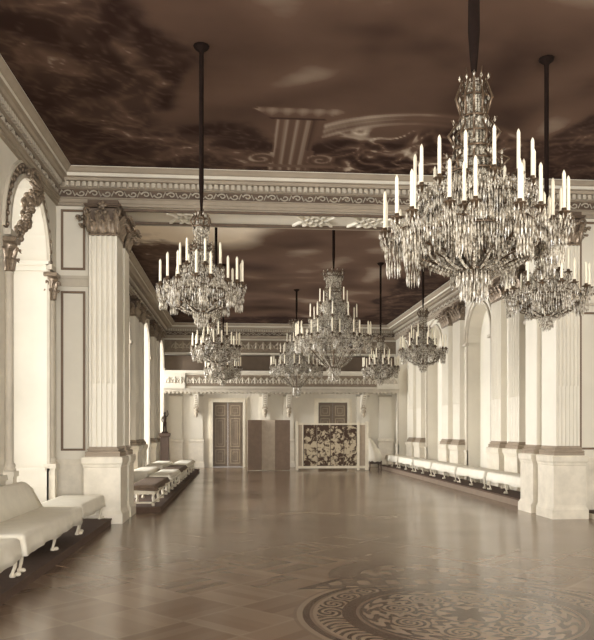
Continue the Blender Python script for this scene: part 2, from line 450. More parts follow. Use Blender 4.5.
# ---------------------------------------------------------------- entablature
def profile(k):   # (projection, z)
    return [(.0, 5.18), (.05, 5.18), (.05, 5.225), (.075, 5.225), (.075, 5.285), (.10, 5.29), (.10, 5.305), (.04, 5.31),
            (.04, 5.455), (.085, 5.465), (.085, 5.475), (.07, 5.475), (.07, 5.555), (.16 * k, 5.56), (.18 * k, 5.60),
            (.22 * k, 5.605), (.225 * k, 5.67), (.25 * k, 5.68), (.28 * k, 5.72), (.3 * k, 5.735), (.3 * k, ZC)]
TR = [0]
def entab(x0, x1, y0, y1, sides, k, pitch):
    def C(p, z): return [(x0 + p, y0 + p, z), (x1 - p, y0 + p, z), (x1 - p, y1 - p, z), (x0 + p, y1 - p, z)]
    pr = profile(k)
    for s_ in sides:
        TR[0] += 1
        mb = MB(); i, j = s_, (s_ + 1) % 4
        for (p, z), (p2, z2) in zip(pr[:-1], pr[1:]):
            a, c = C(p, z), C(p2, z2)
            mb.add([a[j], a[i], c[i], c[j]], [(0, 1, 2, 3)])
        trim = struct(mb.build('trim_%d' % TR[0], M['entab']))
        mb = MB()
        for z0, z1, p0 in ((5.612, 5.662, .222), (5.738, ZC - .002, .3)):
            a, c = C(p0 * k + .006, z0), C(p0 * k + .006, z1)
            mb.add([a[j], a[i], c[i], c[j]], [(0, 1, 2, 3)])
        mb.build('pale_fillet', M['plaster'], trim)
        # local frame of this side
        A, B = Vector(C(0, 0)[i]), Vector(C(0, 0)[j]); L = (B - A).length; t = (B - A) / L
        nrm = Vector((-t.y, t.x, 0))
        de = MB(); n = int((L - .3) / .092)
        for q in range(n):
            a = .15 + (q + .5) * (L - .3) / n
            c0 = A + t * (a - .028); c1 = A + t * (a + .028)
            vs = [tuple(P + nrm * d + Vector((0, 0, z))) for z in (5.478, 5.553) for P, d in ((c0, .06), (c1, .06), (c1, .13), (c0, .13))]
            de.add(vs, [(3, 2, 1, 0), (0, 1, 5, 4), (1, 2, 6, 5), (2, 3, 7, 6), (3, 0, 4, 7), (4, 5, 6, 7)])
        de.build('dentil_band', M['stucco'], trim)
        gr = MB()
        c0, c1 = A + t * .05, B - t * .05
        gr.add([tuple(P + nrm * .045 + Vector((0, 0, z))) for P, z in ((c1, 5.315), (c0, 5.315), (c0, 5.45), (c1, 5.45))], [(0, 1, 2, 3)])
        gr.build('frieze_ground', M['relief'], trim)
        sc = MB(); n = int((L - .2) / pitch)
        for q in range(n):
            a0 = .1 + (q + .5) * (L - .2) / n; sg = 1 if q % 2 else -1
            pts = []
            for m_ in range(15):
                u = m_ / 14; an = u * 2.1 * PI; ra = .052 * (1 - .72 * u)
                pts.append(tuple(A + t * (a0 + ra * math.cos(an) * 1.35) + nrm * .055 + Vector((0, 0, 5.383 + sg * ra * math.sin(an)))))
            sc.tube(pts, [.0135 - .004 * m_ / 14 for m_ in range(15)], 4)
            e = A + t * (a0 + .1) + nrm * .055
            sc.tube([tuple(A + t * (a0 + .07) + nrm * .055 + Vector((0, 0, 5.383))), tuple(e + Vector((0, 0, 5.383 + sg * .045))), tuple(A + t * (a0 + .14) + nrm * .055 + Vector((0, 0, 5.383 - sg * .04)))], .011, 4)
        sc.build('frieze_scrolls', M['stucco'], trim)
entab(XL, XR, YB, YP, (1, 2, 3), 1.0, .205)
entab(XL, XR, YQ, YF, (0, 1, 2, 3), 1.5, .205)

# cross wall / piers and beam between the rooms
PL, PR_ = -1.95, 5.35
mb = MB()
mb.box(XL, XR, YP, YQ, 5.18, ZC - .002)
mb.box(XL, -2.48, YP, YQ, 0, 5.18); mb.box(-2.48, PL - .08, 12.385, 12.595, 0, 5.18)
mb.box(5.9, XR, YP, YQ, 0, 5.18); mb.box(PR_ + .08, 5.9, 12.385, 12.595, 0, 5.18)
struct(mb.build('wall_crossing', M['plaster']))
# beam soffit mouldings and two lattice panels
mb = MB()
for y0, y1 in ((12.16, 12.2), (12.9, 12.96)):
    mb.box(PL - .05, PR_ + .05, y0, y1, 5.14, 5.18)
TR[0] += 1; tr = struct(mb.build('trim_%d' % TR[0], M['relief']))
mb = MB()
for xa in (1.12, 2.1, .05 - 1.1, 4.1):
    for d in range(3):
        for sg in (1, -1):
            c = xa + .18 * d
            mb.add([(c + sg * s1 * .16 + e, 12.55 + s1 * .28, z) for z in (5.135, 5.185) for s1, e in ((-1, -.022), (-1, .022), (1, .022), (1, -.022))],
                   [(3, 2, 1, 0), (4, 5, 6, 7), (0, 1, 5, 4), (1, 2, 6, 5), (2, 3, 7, 6), (3, 0, 4, 7)])
mb.build('soffit_lattice', M['plaster'], tr)

# framed panels on the crossing wall, beside the piers
def frame_panel(mb, x0, x1, z0, z1, y, w=.035, d=.03):
    mb.box(x0, x1, y - d, y, z0, z0 + w); mb.box(x0, x1, y - d, y, z1 - w, z1)
    mb.box(x0, x0 + w, y - d, y, z0 + w, z1 - w); mb.box(x1 - w, x1, y - d, y, z0 + w, z1 - w)
for sx in (-1, 1):
    def gx(a, b):
        return (a, b) if sx < 0 else (3.4 - b, 3.4 - a)
    TR[0] += 1
    mb = MB(); x0, x1 = gx(-2.92, -2.53 if sx < 0 else -2.49)
    if sx < 0:
        frame_panel(mb, x0, x1, 4.13, 5.12, YP); frame_panel(mb, x0, x1, 1.16, 3.78, YP)
    else:
        frame_panel(mb, x0, x1, 3.85, 5.12, YP); frame_panel(mb, x0, x1, 1.16, 3.55, YP)
    t = struct(mb.build('trim_%d' % TR[0], M['line']))
    mb = MB(); x0, x1 = gx(-3.0, -2.46)
    if sx < 0:
        mb.box(x0, x1, YP - .05, YP, 3.98, 4.03); mb.box(x0, x1, YP - .03, YP, 3.86, 3.98)
    else:
        mb.box(x0, x1, YP - .05, YP, 3.66, 3.71)
    mb.build('string_course', M['stucco'], t)
    mb = MB(); mb.box(x0, x1, YP - .05, YP, 0, .16); mb.box(x0, x1, YP - .035, YP, .16, .86); mb.box(x0, x1, YP - .065, YP, .86, .93); mb.box(x0, x1, YP - .04, YP, .93, 1.02)
    mb.build('dado', M['marble'], t)

# baseboard / dado along both long walls between openings
def dado_wall(name, side):
    mb = MB()
    segs = []
    for lst, a0, a1 in ((ARCH_F, YB, YP - .1), (ARCH_R, YQ, YF)):
        cur = a0
        for c, w, _ in sorted(lst):
            segs.append((cur, c - w / 2)); cur = c + w / 2
        segs.append((cur, a1))
    for a, b in segs:
        if b - a < .05: continue
        for d, z0, z1 in ((.05, 0, .16), (.03, .16, .86), (.06, .86, .93)):
            if side < 0: mb.box(XL, XL + d, a, b, z0, z1)
            else: mb.box(XR - d, XR, a, b, z0, z1)
    struct(mb.build(name, M['marble']))
dado_wall('baseboard_left', -1); dado_wall('baseboard_right', 1)
# dado cap inside the first embrasure (its far jamb)
mb = MB()
c, w, zs = ARCH_F[0]; r = c + w / 2
mb.box(XL - .76, XL - .02, r - .03, r, .86, .92); mb.box(XL - .76, XL - .02, r - .015, r, .6, .62)
mb.box(XL - .76, XL + .04, r - .06, r, 4.06, 4.13); mb.box(XL - .76, XL + .03, r - .035, r, 3.98, 4.06)
l = c - w / 2
mb.box(XL - .76, XL + .04, l, l + .06, 4.06, 4.13); mb.box(XL - .76, XL + .03, l, l + .035, 3.98, 4.06)
TR[0] += 1; struct(mb.build('trim_%d' % TR[0], M['plaster']))

# ---------------------------------------------------------------- archivolts
def archivolt(c, w, zs, side, carved, xface):
    TR[0] += 1
    def ring(mb, r0, r1, d0, d1, n=20):
        loops = []
        for i in range(n + 1):
            a = PI * i / n
            sec = [(r0, d0), (r0, d1), (r1, d1), (r1, d0)]
            loops.append([(xface - side * d, c - r_ * math.cos(a), zs + r_ * math.sin(a)) for r_, d in sec])
        mb.loop_loft(loops)
    R = w / 2
    mb = MB(); ring(mb, R, R + .06, 0, .05); ring(mb, R + .2, R + .235, 0, .04)
    for s_ in (-1, 1):
        y = c + s_ * (R + .05)
        x0, x1 = sorted((xface, xface - side * .045))
        mb.box(x0, x1, min(y - .05, y + .05), max(y - .05, y + .05), 0, zs)
        x0, x1 = sorted((xface, xface - side * .09))
        mb.box(x0, x1, y - .11 , y + .16 , zs - .1, zs - .02)
    t = struct(mb.build('trim_%d' % TR[0], M['stucco']))
    if carved:
        mb = MB(); ring(mb, R + .06, R + .2, 0, .02); mb.build('carved_ground', M['relief'], t)
        mb = MB(); n = 22
        for i in range(n):
            a = PI * (i + .5) / n
            for k in (-1, 1):
                rr = R + .13 + k * .03
                mb.blob(xface - side * .03, c - rr * math.cos(a + k * .02), zs + rr * math.sin(a + k * .02), .022, .035, .035, 6, 4)
        mb.build('carved_leaves', M['gilt'], t)
for a in ARCH_F[:3]: archivolt(*a, -1, True, XL)
for a in ARCH_R: archivolt(*a, -1, False, XL); archivolt(*a, 1, False, XR)

# ---------------------------------------------------------------- pilasters
def fluted(w, d, nf, fl=.7):
    """Closed xy profile: front along -Y at y=-d, flutes cut into it; back at y=0."""
    pts = [(-w / 2, 0), (-w / 2, -d)]
    pitch = w / (nf + .35); x = -w / 2 + pitch * .32
    for i in range(nf):
        fw = pitch * fl
        for k in range(6):
            a = PI * k / 5
            pts.append((x + fw / 2 - fw / 2 * math.cos(a), -d + fw * .6 * math.sin(a)))
        x += pitch
    pts += [(w / 2, -d), (w / 2, 0)]
    return pts
def leaf(mb, x, y, z, h, w, out, dx, dy):
    """Acanthus leaf: rises from (x,y,z) and curls outward along (dx,dy)."""
    n = 7; tx, ty = -dy, dx
    vs = []
    for i in range(n + 1):
        u = i / n
        o = out * (u ** 2.2) + (out * .35 if u > .9 else 0); zz = z + h * (u if u < .86 else .86 - (u - .86) * 1.3)
        ww = w * (math.sin(PI * min(1, u * .8 + .18)) ** .8) * (1 + .16 * math.sin(u * 21))
        for k, s_ in ((-1, 0), (-.5, .018), (0, .006), (.5, .018), (1, 0)):
            vs.append((x + tx * ww / 2 * k + dx * (o + s_), y + ty * ww / 2 * k + dy * (o + s_), zz))
    fs = []
    for i in range(n):
        for k in range(4):
            a = i * 5 + k; fs.append((a, a + 1, a + 6, a + 5))
    mb.add(vs, fs, False)
    mb.blob(x + dx * (out * 1.25), y + dy * (out * 1.25), z + h * .8, w * .3, w * .3, h * .09, 6, 4)
def volute(mb, x, y, z, r, dx, dy, thick=.03):
    pts = []; rad = []
    for i in range(26):
        u = i / 25; an = -PI / 2 + u * 4.6 * PI / 2 * 1.2; rr = r * (1 - .85 * u)
        pts.append((x + dx * rr * math.cos(an), y + dy * rr * math.cos(an), z + rr * math.sin(an)))
        rad.append(thick * (1 - .5 * u))
    mb.tube(pts, rad, 5)
def capital(mb, w, d, z0, z1):
    h = z1 - z0; bell = mb; mb = MB()
    bell.loop_loft([[(-w / 2 + i, 0, z), (-w / 2 + i, -d + i, z), (w / 2 - i, -d + i, z), (w / 2 - i, 0, z)] for z, i in ((z0, 0), (z0 + .02, .012), (z0 + h * .6, .01), (z1 - h * .13, -.02))])
    mb.rbox(-w / 2 - .012, w / 2 + .012, -d - .012, 0, z0, z0 + .035, .012)                # astragal
    nl = 3
    for row, (zz, hh, oo, cnt, off) in enumerate(((z0 + .03, h * .42, .115, nl, 0), (z0 + .05, h * .68, .15, nl + 1, 0))):
        for i in range(cnt):
            x = -w / 2 + (i + .5) * w / cnt if row == 0 else -w / 2 + i * w / nl
            leaf(mb, x, -d - .004, zz, hh, w / nl * (.92 if row == 0 else .7), oo, 0, -1)
        m = max(1, int(round(d / (w / nl))))
        if d > .14:
            for sx in (-1, 1):
                for i in range(m):
                    y = -d + (i + .5) * d / m
                    leaf(mb, sx * (w / 2 + .004), y, zz, hh, d / m * 1.05, oo, sx, 0)
    for sx in (-1, 1):
        volute(mb, sx * (w / 2 + .015), -d - .03, z1 - h * .24, h * .15, sx * .7, -.7, .028)
        volute(mb, sx * w * .13, -d - .025, z1 - h * .27, h * .11, -sx, 0, .018)
        if d > .3: volute(mb, sx * (w / 2 + .02), -.03, z1 - h * .24, h * .15, sx * .7, .3, .028)
    o = .055
    bell.rbox(-w / 2 - o, w / 2 + o, -d - o, 0, z1 - h * .1, z1 - .03, .015)
    bell.rbox(-w / 2 - o - .02, w / 2 + o + .02, -d - o - .02, 0, z1 - .03, z1, .01)
    mb.blob(0, -d - o - .01, z1 - h * .07, .06, .04, .055)
    for k in range(5): mb.blob(.05 * math.cos(k * 1.257), -d - o - .02, z1 - h * .07 + .05 * math.sin(k * 1.257), .03, .025, .03, 6, 4)
    return mb
def pilaster(label, loc, rz, w, d, nf, z1, ped_d=None, both=False, ztop=5.18, group=None):
    r = tag(empty('pilaster', loc, rz), label, 'pilaster', group)
    pw = w + .14; pd = d + .07
    mb = MB()
    e = .035
    mb.loop_loft([[(-pw / 2 - i, .0, z), (-pw / 2 - i, -pd - i, z), (pw / 2 + i, -pd - i, z), (pw / 2 + i, .0, z)] for z, i in
                  ((0, e), (.15, e), (.17, e * .6), (.2, e * .2), (.23, 0), (.9, 0), (.91, .012), (.94, .014), (.97, .03), (1.05, .035), (1.07, .02))])
    mb.build('pedestal', M['marble'], r)
    mb = MB(); q = .055
    mb.loop_loft([[(-w / 2 - i, .0, z), (-w / 2 - i, -d - i, z), (w / 2 + i, -d - i, z), (w / 2 + i, .0, z)] for z, i in
                  ((1.07, q), (1.11, q), (1.112, q * .8), (1.125, q), (1.14, q), (1.155, q * .75), (1.16, .02), (1.175, .016), (1.185, .03), (1.2, .028), (1.205, .008), (1.23, 0))])
    mb.build('base', M['basemould'], r)
    zc = z1 - .5
    mb = MB(); mb.extrude(fluted(w, d, nf, .36), 1.23, 1.23 + (zc - 1.23) * .30); mb.extrude(fluted(w, d, nf), 1.23 + (zc - 1.23) * .30, zc)
    mb.build('shaft', M['plaster'], r)
    mb = MB(); lv = capital(mb, w, d, zc, z1); mb.box(-w / 2 - .02, w / 2 + .02, -d - .02, 0, z1, ztop + .02)
    cp = mb.build('capital', M['relief'], r); lv.build('acanthus_leaves', M['gilt'], cp)
    return r
# near piers: a front and a rear pilaster on each
pilaster('tall fluted pilaster of the near left pier, facing the viewer, beside the sofa row', (-2.19, 12.38, 0), 0, .44, .58, 5, 5.13)
pilaster('rear pilaster of the near left pier, half hidden behind its front one', (-2.19, 12.6, 0), PI, .44, .5, 5, 5.13)
pilaster('tall fluted pilaster of the near right pier, facing the viewer, beside the framed panels', (5.55, 12.38, 0), 0, .42, .58, 6, 5.13)
pilaster('rear pilaster of the near right pier, seen behind its front one beside the benches', (5.55, 12.6, 0), PI, .42, .5, 6, 5.13)
ORD = ['first', 'second', 'third', 'fourth', 'fifth', 'sixth']
k = 0
for s_ in PAIRS:
    for a in (s_ + .58, s_ + 1.72):
        pilaster('pale wall pilaster on the bright right wall, %s beyond the near pier' % ORD[k], (XR, a, 0), -PI / 2, .66, .15, 6, 5.13, group='wall pilasters of the right wall')
        pilaster('shaded wall pilaster on the left window wall, %s beyond the near pier' % ORD[k], (XL, a, 0), PI / 2, .66, .15, 6, 5.13, group='wall pilasters of the left wall')
        k += 1

# slender colonettes flanking the near arch
def colonette(label, y, dz=0):
    r = tag(empty('colonette', (XL + .02, y, 0)), label, 'colonette', 'colonettes of the near arch')
    mb = MB(); mb.box(-.06, .1, -.08, .08, 0, .95); mb.box(-.07, .12, -.1, .1, 0, .15); mb.box(-.07, .12, -.1, .1, .9, .97); mb.build('pedestal', M['marble'], r)
    mb = MB(); mb.lathe([(.085, .97), (.085, 1.0), (.07, 1.01), (.08, 1.04), (.07, 1.07), (.055, 1.08), (.052, 3.5), (.06, 3.51), (.06, 3.53)], (.03, 0, 0), 14); mb.build('shaft', M['stucco'], r)
    mb = MB()
    mb.lathe([(.055, 3.53), (.06, 3.7), (.1, 3.86), (.1, 3.9)], (.03, 0, 0), 12)
    for i in range(8):
        a = i * PI / 4
        leaf(mb, .03 + .055 * math.cos(a), .055 * math.sin(a), 3.55, .18, .06, .05, math.cos(a), math.sin(a))
        leaf(mb, .03 + .055 * math.cos(a + .39), .055 * math.sin(a + .39), 3.6, .27, .06, .06, math.cos(a + .39), math.sin(a + .39))
    mb.rbox(-.07, .14, -.11, .11, 3.9, 3.97, .012)
    mb.build('capital', M['gilt'], r)
colonette('slender colonette at the near side of the tall arched window recess', ARCH_F[0][0] - .95 - .1)
colonette('slender colonette at the far side of the tall arched window recess', ARCH_F[0][0] + .95 + .09)

# cartouche and garland at the crown of the near arch
cr = tag(empty('arch_cartouche', (XL + .02, 10.45, 4.98)), 'carved shell cartouche with leaf garland at the crown of the near left arch', 'carving')
mb = MB()
for i in range(9):
    a = PI * (i / 8); 
    mb.tube([(.06, 0, -.18), (.16, .12 * math.cos(a), -.18 + .14 * math.sin(a) + .02), (.1, .26 * math.cos(a), -.18 + .3 * math.sin(a))], [.02, .045, .02], 6)
mb.blob(.1, 0, -.22, .09, .12, .1, 10, 7)
mb.build('shell', M['gilt'], cr)
mb = MB()
for sg in (-1, 1):
    pts = []
    for i in range(18):
        u = i / 17; an = u * 3.4 * PI / 2; rr = .13 * (1 - .6 * u)
        pts.append((.1, sg * (.2 + rr * math.cos(an)), .0 + rr * math.sin(an)))
    mb.tube(pts, [.035 * (1 - .4 * i / 17) for i in range(18)], 6)
mb.tube([(.09, -.3, .06), (.12, -.12, .16), (.12, .12, .16), (.09, .3, .06)], .035, 6)
mb.build('scrollwork', M['gilt'], cr)
mb = MB()
rg = random.Random(3)
for i in range(34):
    u = i / 33
    y = -.15 - .62 * u ** 1.2; z = -.2 - .72 * u - .1 * math.sin(u * PI)
    sc_ = .085 * (1 - .45 * u)
    for _ in range(2):
        mb.blob(.06 + rg.uniform(-.05, .07), y + rg.uniform(-.06, .06), z + rg.uniform(-.06, .06), sc_ * rg.uniform(.5, .9), sc_ * rg.uniform(.6, 1), sc_ * rg.uniform(.6, 1), 6, 4)
    a = rg.uniform(-1, 1)
    leaf(mb, .08, y, z, .12, .08, .06, math.cos(a), math.sin(a))
mb.build('garland', M['gilt'], cr)

# ---------------------------------------------------------------- far wall
mb = MB()
DZ = 2.62
doors = [(-.47, 1.2), (3.8, 1.2)]
dl = [(-1.07, .13), (3.2, 4.4)]
mb.box(XL - .1, dl[0][0], YF, YF + .4, 0, 3.0); mb.box(dl[0][1], dl[1][0], YF, YF + .4, 0, 3.0); mb.box(dl[1][1], XR + .1, YF, YF + .4, 0, 3.0)
mb.box(dl[0][0], dl[0][1], YF, YF + .4, DZ, 3.0); mb.box(dl[1][0], dl[1][1], YF, YF + .4, DZ, 3.0)
mb.box(XL - .1, XR + .1, YF, YF + .4, 4.55, ZC)

struct(mb.build('wall_far', M['plaster']))
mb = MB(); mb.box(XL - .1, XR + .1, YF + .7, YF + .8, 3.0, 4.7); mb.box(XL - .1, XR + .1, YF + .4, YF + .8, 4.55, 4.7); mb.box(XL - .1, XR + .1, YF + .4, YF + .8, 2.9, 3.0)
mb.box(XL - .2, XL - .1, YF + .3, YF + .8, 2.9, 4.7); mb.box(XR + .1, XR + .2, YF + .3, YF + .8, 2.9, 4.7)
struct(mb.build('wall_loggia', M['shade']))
# carved frieze under the far cornice
TR[0] += 1
mb = MB(); mb.box(XL, XR, YF - .05, YF, 4.62, 5.12); t = struct(mb.build('trim_%d' % TR[0], M['groundlight']))
mb = MB()
n = 30
for i in range(n):
    xc = XL + .3 + (i + .5) * (XR - XL - .6) / n
    for sg in (-1, 1):
        pts = [(xc + sg * (.05 + .11 * (1 - .7 * u / 12) * math.cos(u * .5)), YF - .06, 4.86 + .14 * (1 - .7 * u / 12) * math.sin(u * .5 - .5)) for u in range(13)]
        mb.tube(pts, .028, 5)
    mb.blob(xc, YF - .07, 4.9, .06, .04, .16)
mb.build('frieze_carving', M['ornament'], t)

def door(i, x0, x1):
    fr = MB()
    for a, b in ((.0, .1), (.1, .17)):
        d = .1 if a == 0 else .06
        fr.box(x0 - b, x0 - a, YF - d, YF + .1, 0, DZ + b); fr.box(x1 + a, x1 + b, YF - d, YF + .1, 0, DZ + b); fr.box(x0 - a, x1 + a, YF - d, YF + .1, DZ + a, DZ + b)
    f = struct(fr.build('door_%d' % i, M['whiteframe']))
    xm = (x0 + x1) / 2; y = YF + .1
    for a, b in ((x0, xm - .004), (xm + .004, x1)):
        mb = MB(); mb.box(a, b, y, y + .06, 0.01, DZ)
        lf = mb.build('door_leaf', M['door'], f)
        mb = MB(); m_ = .1
        for z0, z1 in ((.14, .72), (.82, 1.98), (2.08, 2.5)):
            frame_panel(mb, a + m_, b - m_, z0, z1, y, .035, .02)
            frame_panel(mb, a + m_ + .09, b - m_ - .09, z0 + .1, z1 - .1, y, .02, .012)
        mb.build('panel_moulding', M['doorline'], lf)
    mb = MB(); mb.blob(xm - .07, y - .04, 1.05, .03, .03, .03); mb.box(xm - .085, xm - .055, y - .015, y, .95, 1.15); mb.build('door_knob', M['gilt'], f)
door(1, *dl[0]); door(2, *dl[1])

# musicians' gallery across the far wall
YG = 28.45
g = tag(empty('gallery', (XC, YG, 2.98)), 'carved white gallery balcony running across the far wall above the two doors', 'balcony')
W = (XR - XL) / 2 - .02
mb = MB()
mb.box(-W, W, 0, .74, 0, .12); mb.box(-W, W, -.06, .74, .12, .16)
mb.build('floor_slab', M['stucco'], g)
mb = MB(); mb.box(-W, W, .06, .14, .16, .74)
for xa, xb in ((-W, -W + .85), (W - .85, W)): mb.box(xa, xb, -.02, .06, .16, .74)
mb.build('parapet', M['panel'], g)
mb = MB()
mb.box(-W, W, -.06, .2, .74, .8); mb.box(-W, W, -.09, .22, .8, .85)
mb.build('handrail', M['plaster'], g)
mb = MB(); mb.box(-W + .9, W - .9, .035, .06, .24, .68); mb.build('relief_panel', M['groundlight'], g)
mb = MB()
n = 38
for i in range(n):
    xc = -W + .1 + (i + .5) * (2 * W - .2) / n
    y = .03 if abs(xc) < W - .9 else -.03
    for sg in (-1, 1):
        pts = [(xc + sg * (.03 + .1 * (1 - .75 * u / 12) * math.cos(u * .52)), y, .45 + .15 * (1 - .7 * u / 12) * math.sin(u * .52 - .6)) for u in range(13)]
        mb.tube(pts, .024, 5)
    mb.blob(xc, y, .47, .045, .03, .14)
mb.build('parapet_carving', M['stucco'], g)
mb = MB()
up, dn = [], []
for i in range(60):
    xc = -W + (i + .5) * 2 * W / 60
    dn += [(xc - .04, .03), (xc - .04, -.05), (xc + .04, -.05), (xc + .04, .03)]
pr = dn + [(W - .01, .1), (-W + .01, .1)]
mb.loop_loft([[(x, y, z) for x, z in pr] for y in (-.05, 0)])
mb.build('dentil_band', M['stucco'], g)
# scroll corbels under the gallery
CX = [-1.72, 1.02, 1.98, 5.02]
for xc, lb in zip(CX, ('left of the left far door', 'right of the left far door', 'left of the right far door', 'right of the right far door')):
    r = tag(empty('scroll_corbel', (xc, YF, 2.24)), 'carved white scroll corbel under the gallery, ' + lb, 'corbel', 'scroll corbels under the gallery')
    mb = MB()
    pr = []
    for u in range(17):
        q = u / 16; pr.append((-.2 - .44 * q ** 1.8, .68 * q))
    mb.loop_loft([[(-.1, y, z), (.1, y, z), (.1, -.105, z), (-.1, -.105, z)] for y, z in pr], False)
    mb.tube([(0, -.2 + .06 * math.cos(a * .5), .02 + .09 * math.sin(a * .5)) for a in range(16)], .05, 6)
    mb.build('bracket', M['plaster'], r)
    mb = MB()
    for i in range(7): leaf(mb, 0, -.22 - .44 * (i / 7) ** 1.8, .08 + .085 * i, .14, .22 - .01 * i, .08, 0, -1)
    mb.blob(0, -.3, -.0, .1, .09, .1); mb.blob(0, -.26, -.14, .07, .07, .1)
    mb.build('acanthus', M['ornament'], r)
# pilaster strips on the far wall
for xc, w, lb in ((-2.55, .5, 'far wall pilaster in the left corner under the gallery'), (-1.72, .5, 'far wall pilaster left of the left door'), (1.02, .4, 'far wall pilaster right of the left door, behind the dark screen'),
                  (1.98, .4, 'far wall pilaster left of the right door, behind the floral screen'), (5.02, .5, 'far wall pilaster right of the right door'), (5.95, .5, 'far wall pilaster in the right corner under the gallery')):
    r = tag(empty('wall_pilaster', (xc, YF, 0)), lb, 'pilaster', 'far wall pilasters')
    mb = MB(); mb.loop_loft([[(-w / 2 - i, 0, z), (-w / 2 - i, -.14 - i, z), (w / 2 + i, -.14 - i, z), (w / 2 + i, 0, z)] for z, i in ((0, .06), (.2, .06), (.24, .03), (1.0, .03), (1.04, .06), (1.12, .06), (1.14, .02))]); mb.build('pedestal', M['marble'], r)
    ht = 2.85
    mb = MB(); mb.box(-w / 2, w / 2, -.1, 0, 1.14, ht); mb.build('shaft', M['plaster'], r)
    mb = MB(); mb.rbox(-w / 2 - .03, w / 2 + .03, -.115, 0, ht, ht + .07, .02); mb.build('capital', M['stucco'], r)

# ---------------------------------------------------------------- platforms
def platform(label, x0, x1, y0, y1, h, mat, roundend=False):
    mb = MB()
    if roundend:
        pr = [(x0, y0), (x1 - .18, y0)] + [(x1 - .18 + .18 * math.sin(a * PI / 12), y0 + .18 - .18 * math.cos(a * PI / 12)) for a in range(1, 7)] + [(x1, y1), (x0, y1)]
    else: pr = [(x0, y0), (x1, y0), (x1, y1), (x0, y1)]
    cx, cy = sum(p[0] for p in pr) / len(pr), sum(p[1] for p in pr) / len(pr)
    pr = [(a - x0, b - y0) for a, b in pr]
    mb.extrude(pr, 0, h - .03)
    r = tag(empty('platform', (x0, y0, 0)), label, 'platform')
    mb.build('riser', mat, r)
    mb = MB(); mb.box(0, x1 - x0, 0, y1 - y0, 0, 0) if False else mb.extrude([(a + (.012 if a > .1 else 0), b - (.012 if b < .1 else 0)) for a, b in pr], h - .03, h)
    mb.build('tread', M['carpet'], r)
    return r
platform('low dark carpeted platform under the sofas along the left wall', -2.85, -2.03, 1.5, 11.62, .1, M['carpet'])
platform('low round-cornered platform of the bench row behind the near left pier', -2.13, -1.44, 13.22, 26.2, .1, M['carpet'], True)
platform('long low platform under the covered benches along the right wall', 5.45, 6.12, 13.25, 27.8, .15, M['riser'])
platform('low pale-edged platform in front of the near right pier, at the picture edge', 5.93, XR - .06, 4.0, 12.02, .12, M['legwhite'])

# ---------------------------------------------------------------- covered benches
def cabriole(mb, x, y, h, ox, oy, s=1.):
    pts = []; rad = []
    for i in range(13):
        u = i / 12
        bow = .035 * math.sin(u * PI * 1.15 - .25) - (0.03 * (u > .8) * (u - .8) * -4)
        pts.append((x + ox * bow * s, y + oy * bow * s, h * (1 - u) + .004))
        rad.append((.036 - .02 * math.sin(min(1, u * 1.15) * PI / 2) + (.014 if u > .9 else 0)) * s)
    mb.tube(pts, rad, 8)
    mb.blob(x + ox * .055 * s, y + oy * .055 * s, .027, .03 * s, .03 * s, .023, 8, 5)
    return mb
def cover(L, Wd, zh, zt, seed, skew=.0):
    """Dust cover: rounded box, soft top, gently waving hem. Local: x across (0..Wd), y along (0..L)."""
    rg = random.Random(seed); mb = MB(); ph = [rg.uniform(0, 6) for _ in range(6)]
    base = []
    r = .05; n = 4; nl = max(10, int(L / .09)); nw = 7
    for i in range(nl): base.append((0, r + (L - 2 * r) * (1 - i / nl)))
    for k in range(n): a = k * PI / 2 / n; base.append((r - r * math.cos(a), r - r * math.sin(a)))
    for i in range(nw): base.append((r + (Wd - 2 * r) * i / nw, 0))
    for k in range(n): a = k * PI / 2 / n; base.append((Wd - r + r * math.sin(a), r - r * math.cos(a)))
    for i in range(nl): base.append((Wd, r + (L - 2 * r) * i / nl))
    for k in range(n): a = k * PI / 2 / n; base.append((Wd - r + r * math.cos(a), L - r + r * math.sin(a)))
    for i in range(nw): base.append((Wd - r - (Wd - 2 * r) * i / nw, L))
    for k in range(n): a = k * PI / 2 / n; base.append((r - r * math.sin(a), L - r + r * math.cos(a)))
    cx, cy = Wd / 2, L / 2
    def ring(z, ins, fold, hem=0):
        out = []
        for i, (x, y) in enumerate(base):
            u = x * 7 + y * 5
            f = fold * (math.sin(u * 2.1 + ph[0]) + .6 * math.sin(u * 4.7 + ph[1]))
            sx, sy = (cx - x), (cy - y)
            dx = (ins + f) * (1 if abs(sx) > Wd / 2 - r - .001 else 0) * (1 if sx > 0 else -1)
            dy = (ins + f) * (1 if abs(sy) > L / 2 - r - .001 else 0) * (1 if sy > 0 else -1)
            out.append((x + dx, y + dy, z + hem * math.sin(u * 1.1 + ph[2])))
        return out
    loops = [ring(zh, -.02, .012, .012), ring(zh + (zt - zh) * .4, -.008, .007), ring(zt - .06, 0, .003), ring(zt - .025, .006, .002), ring(zt - .006, .022, 0), ring(zt, .06, 0)]
    mb.loop_loft(loops, True)
    return mb
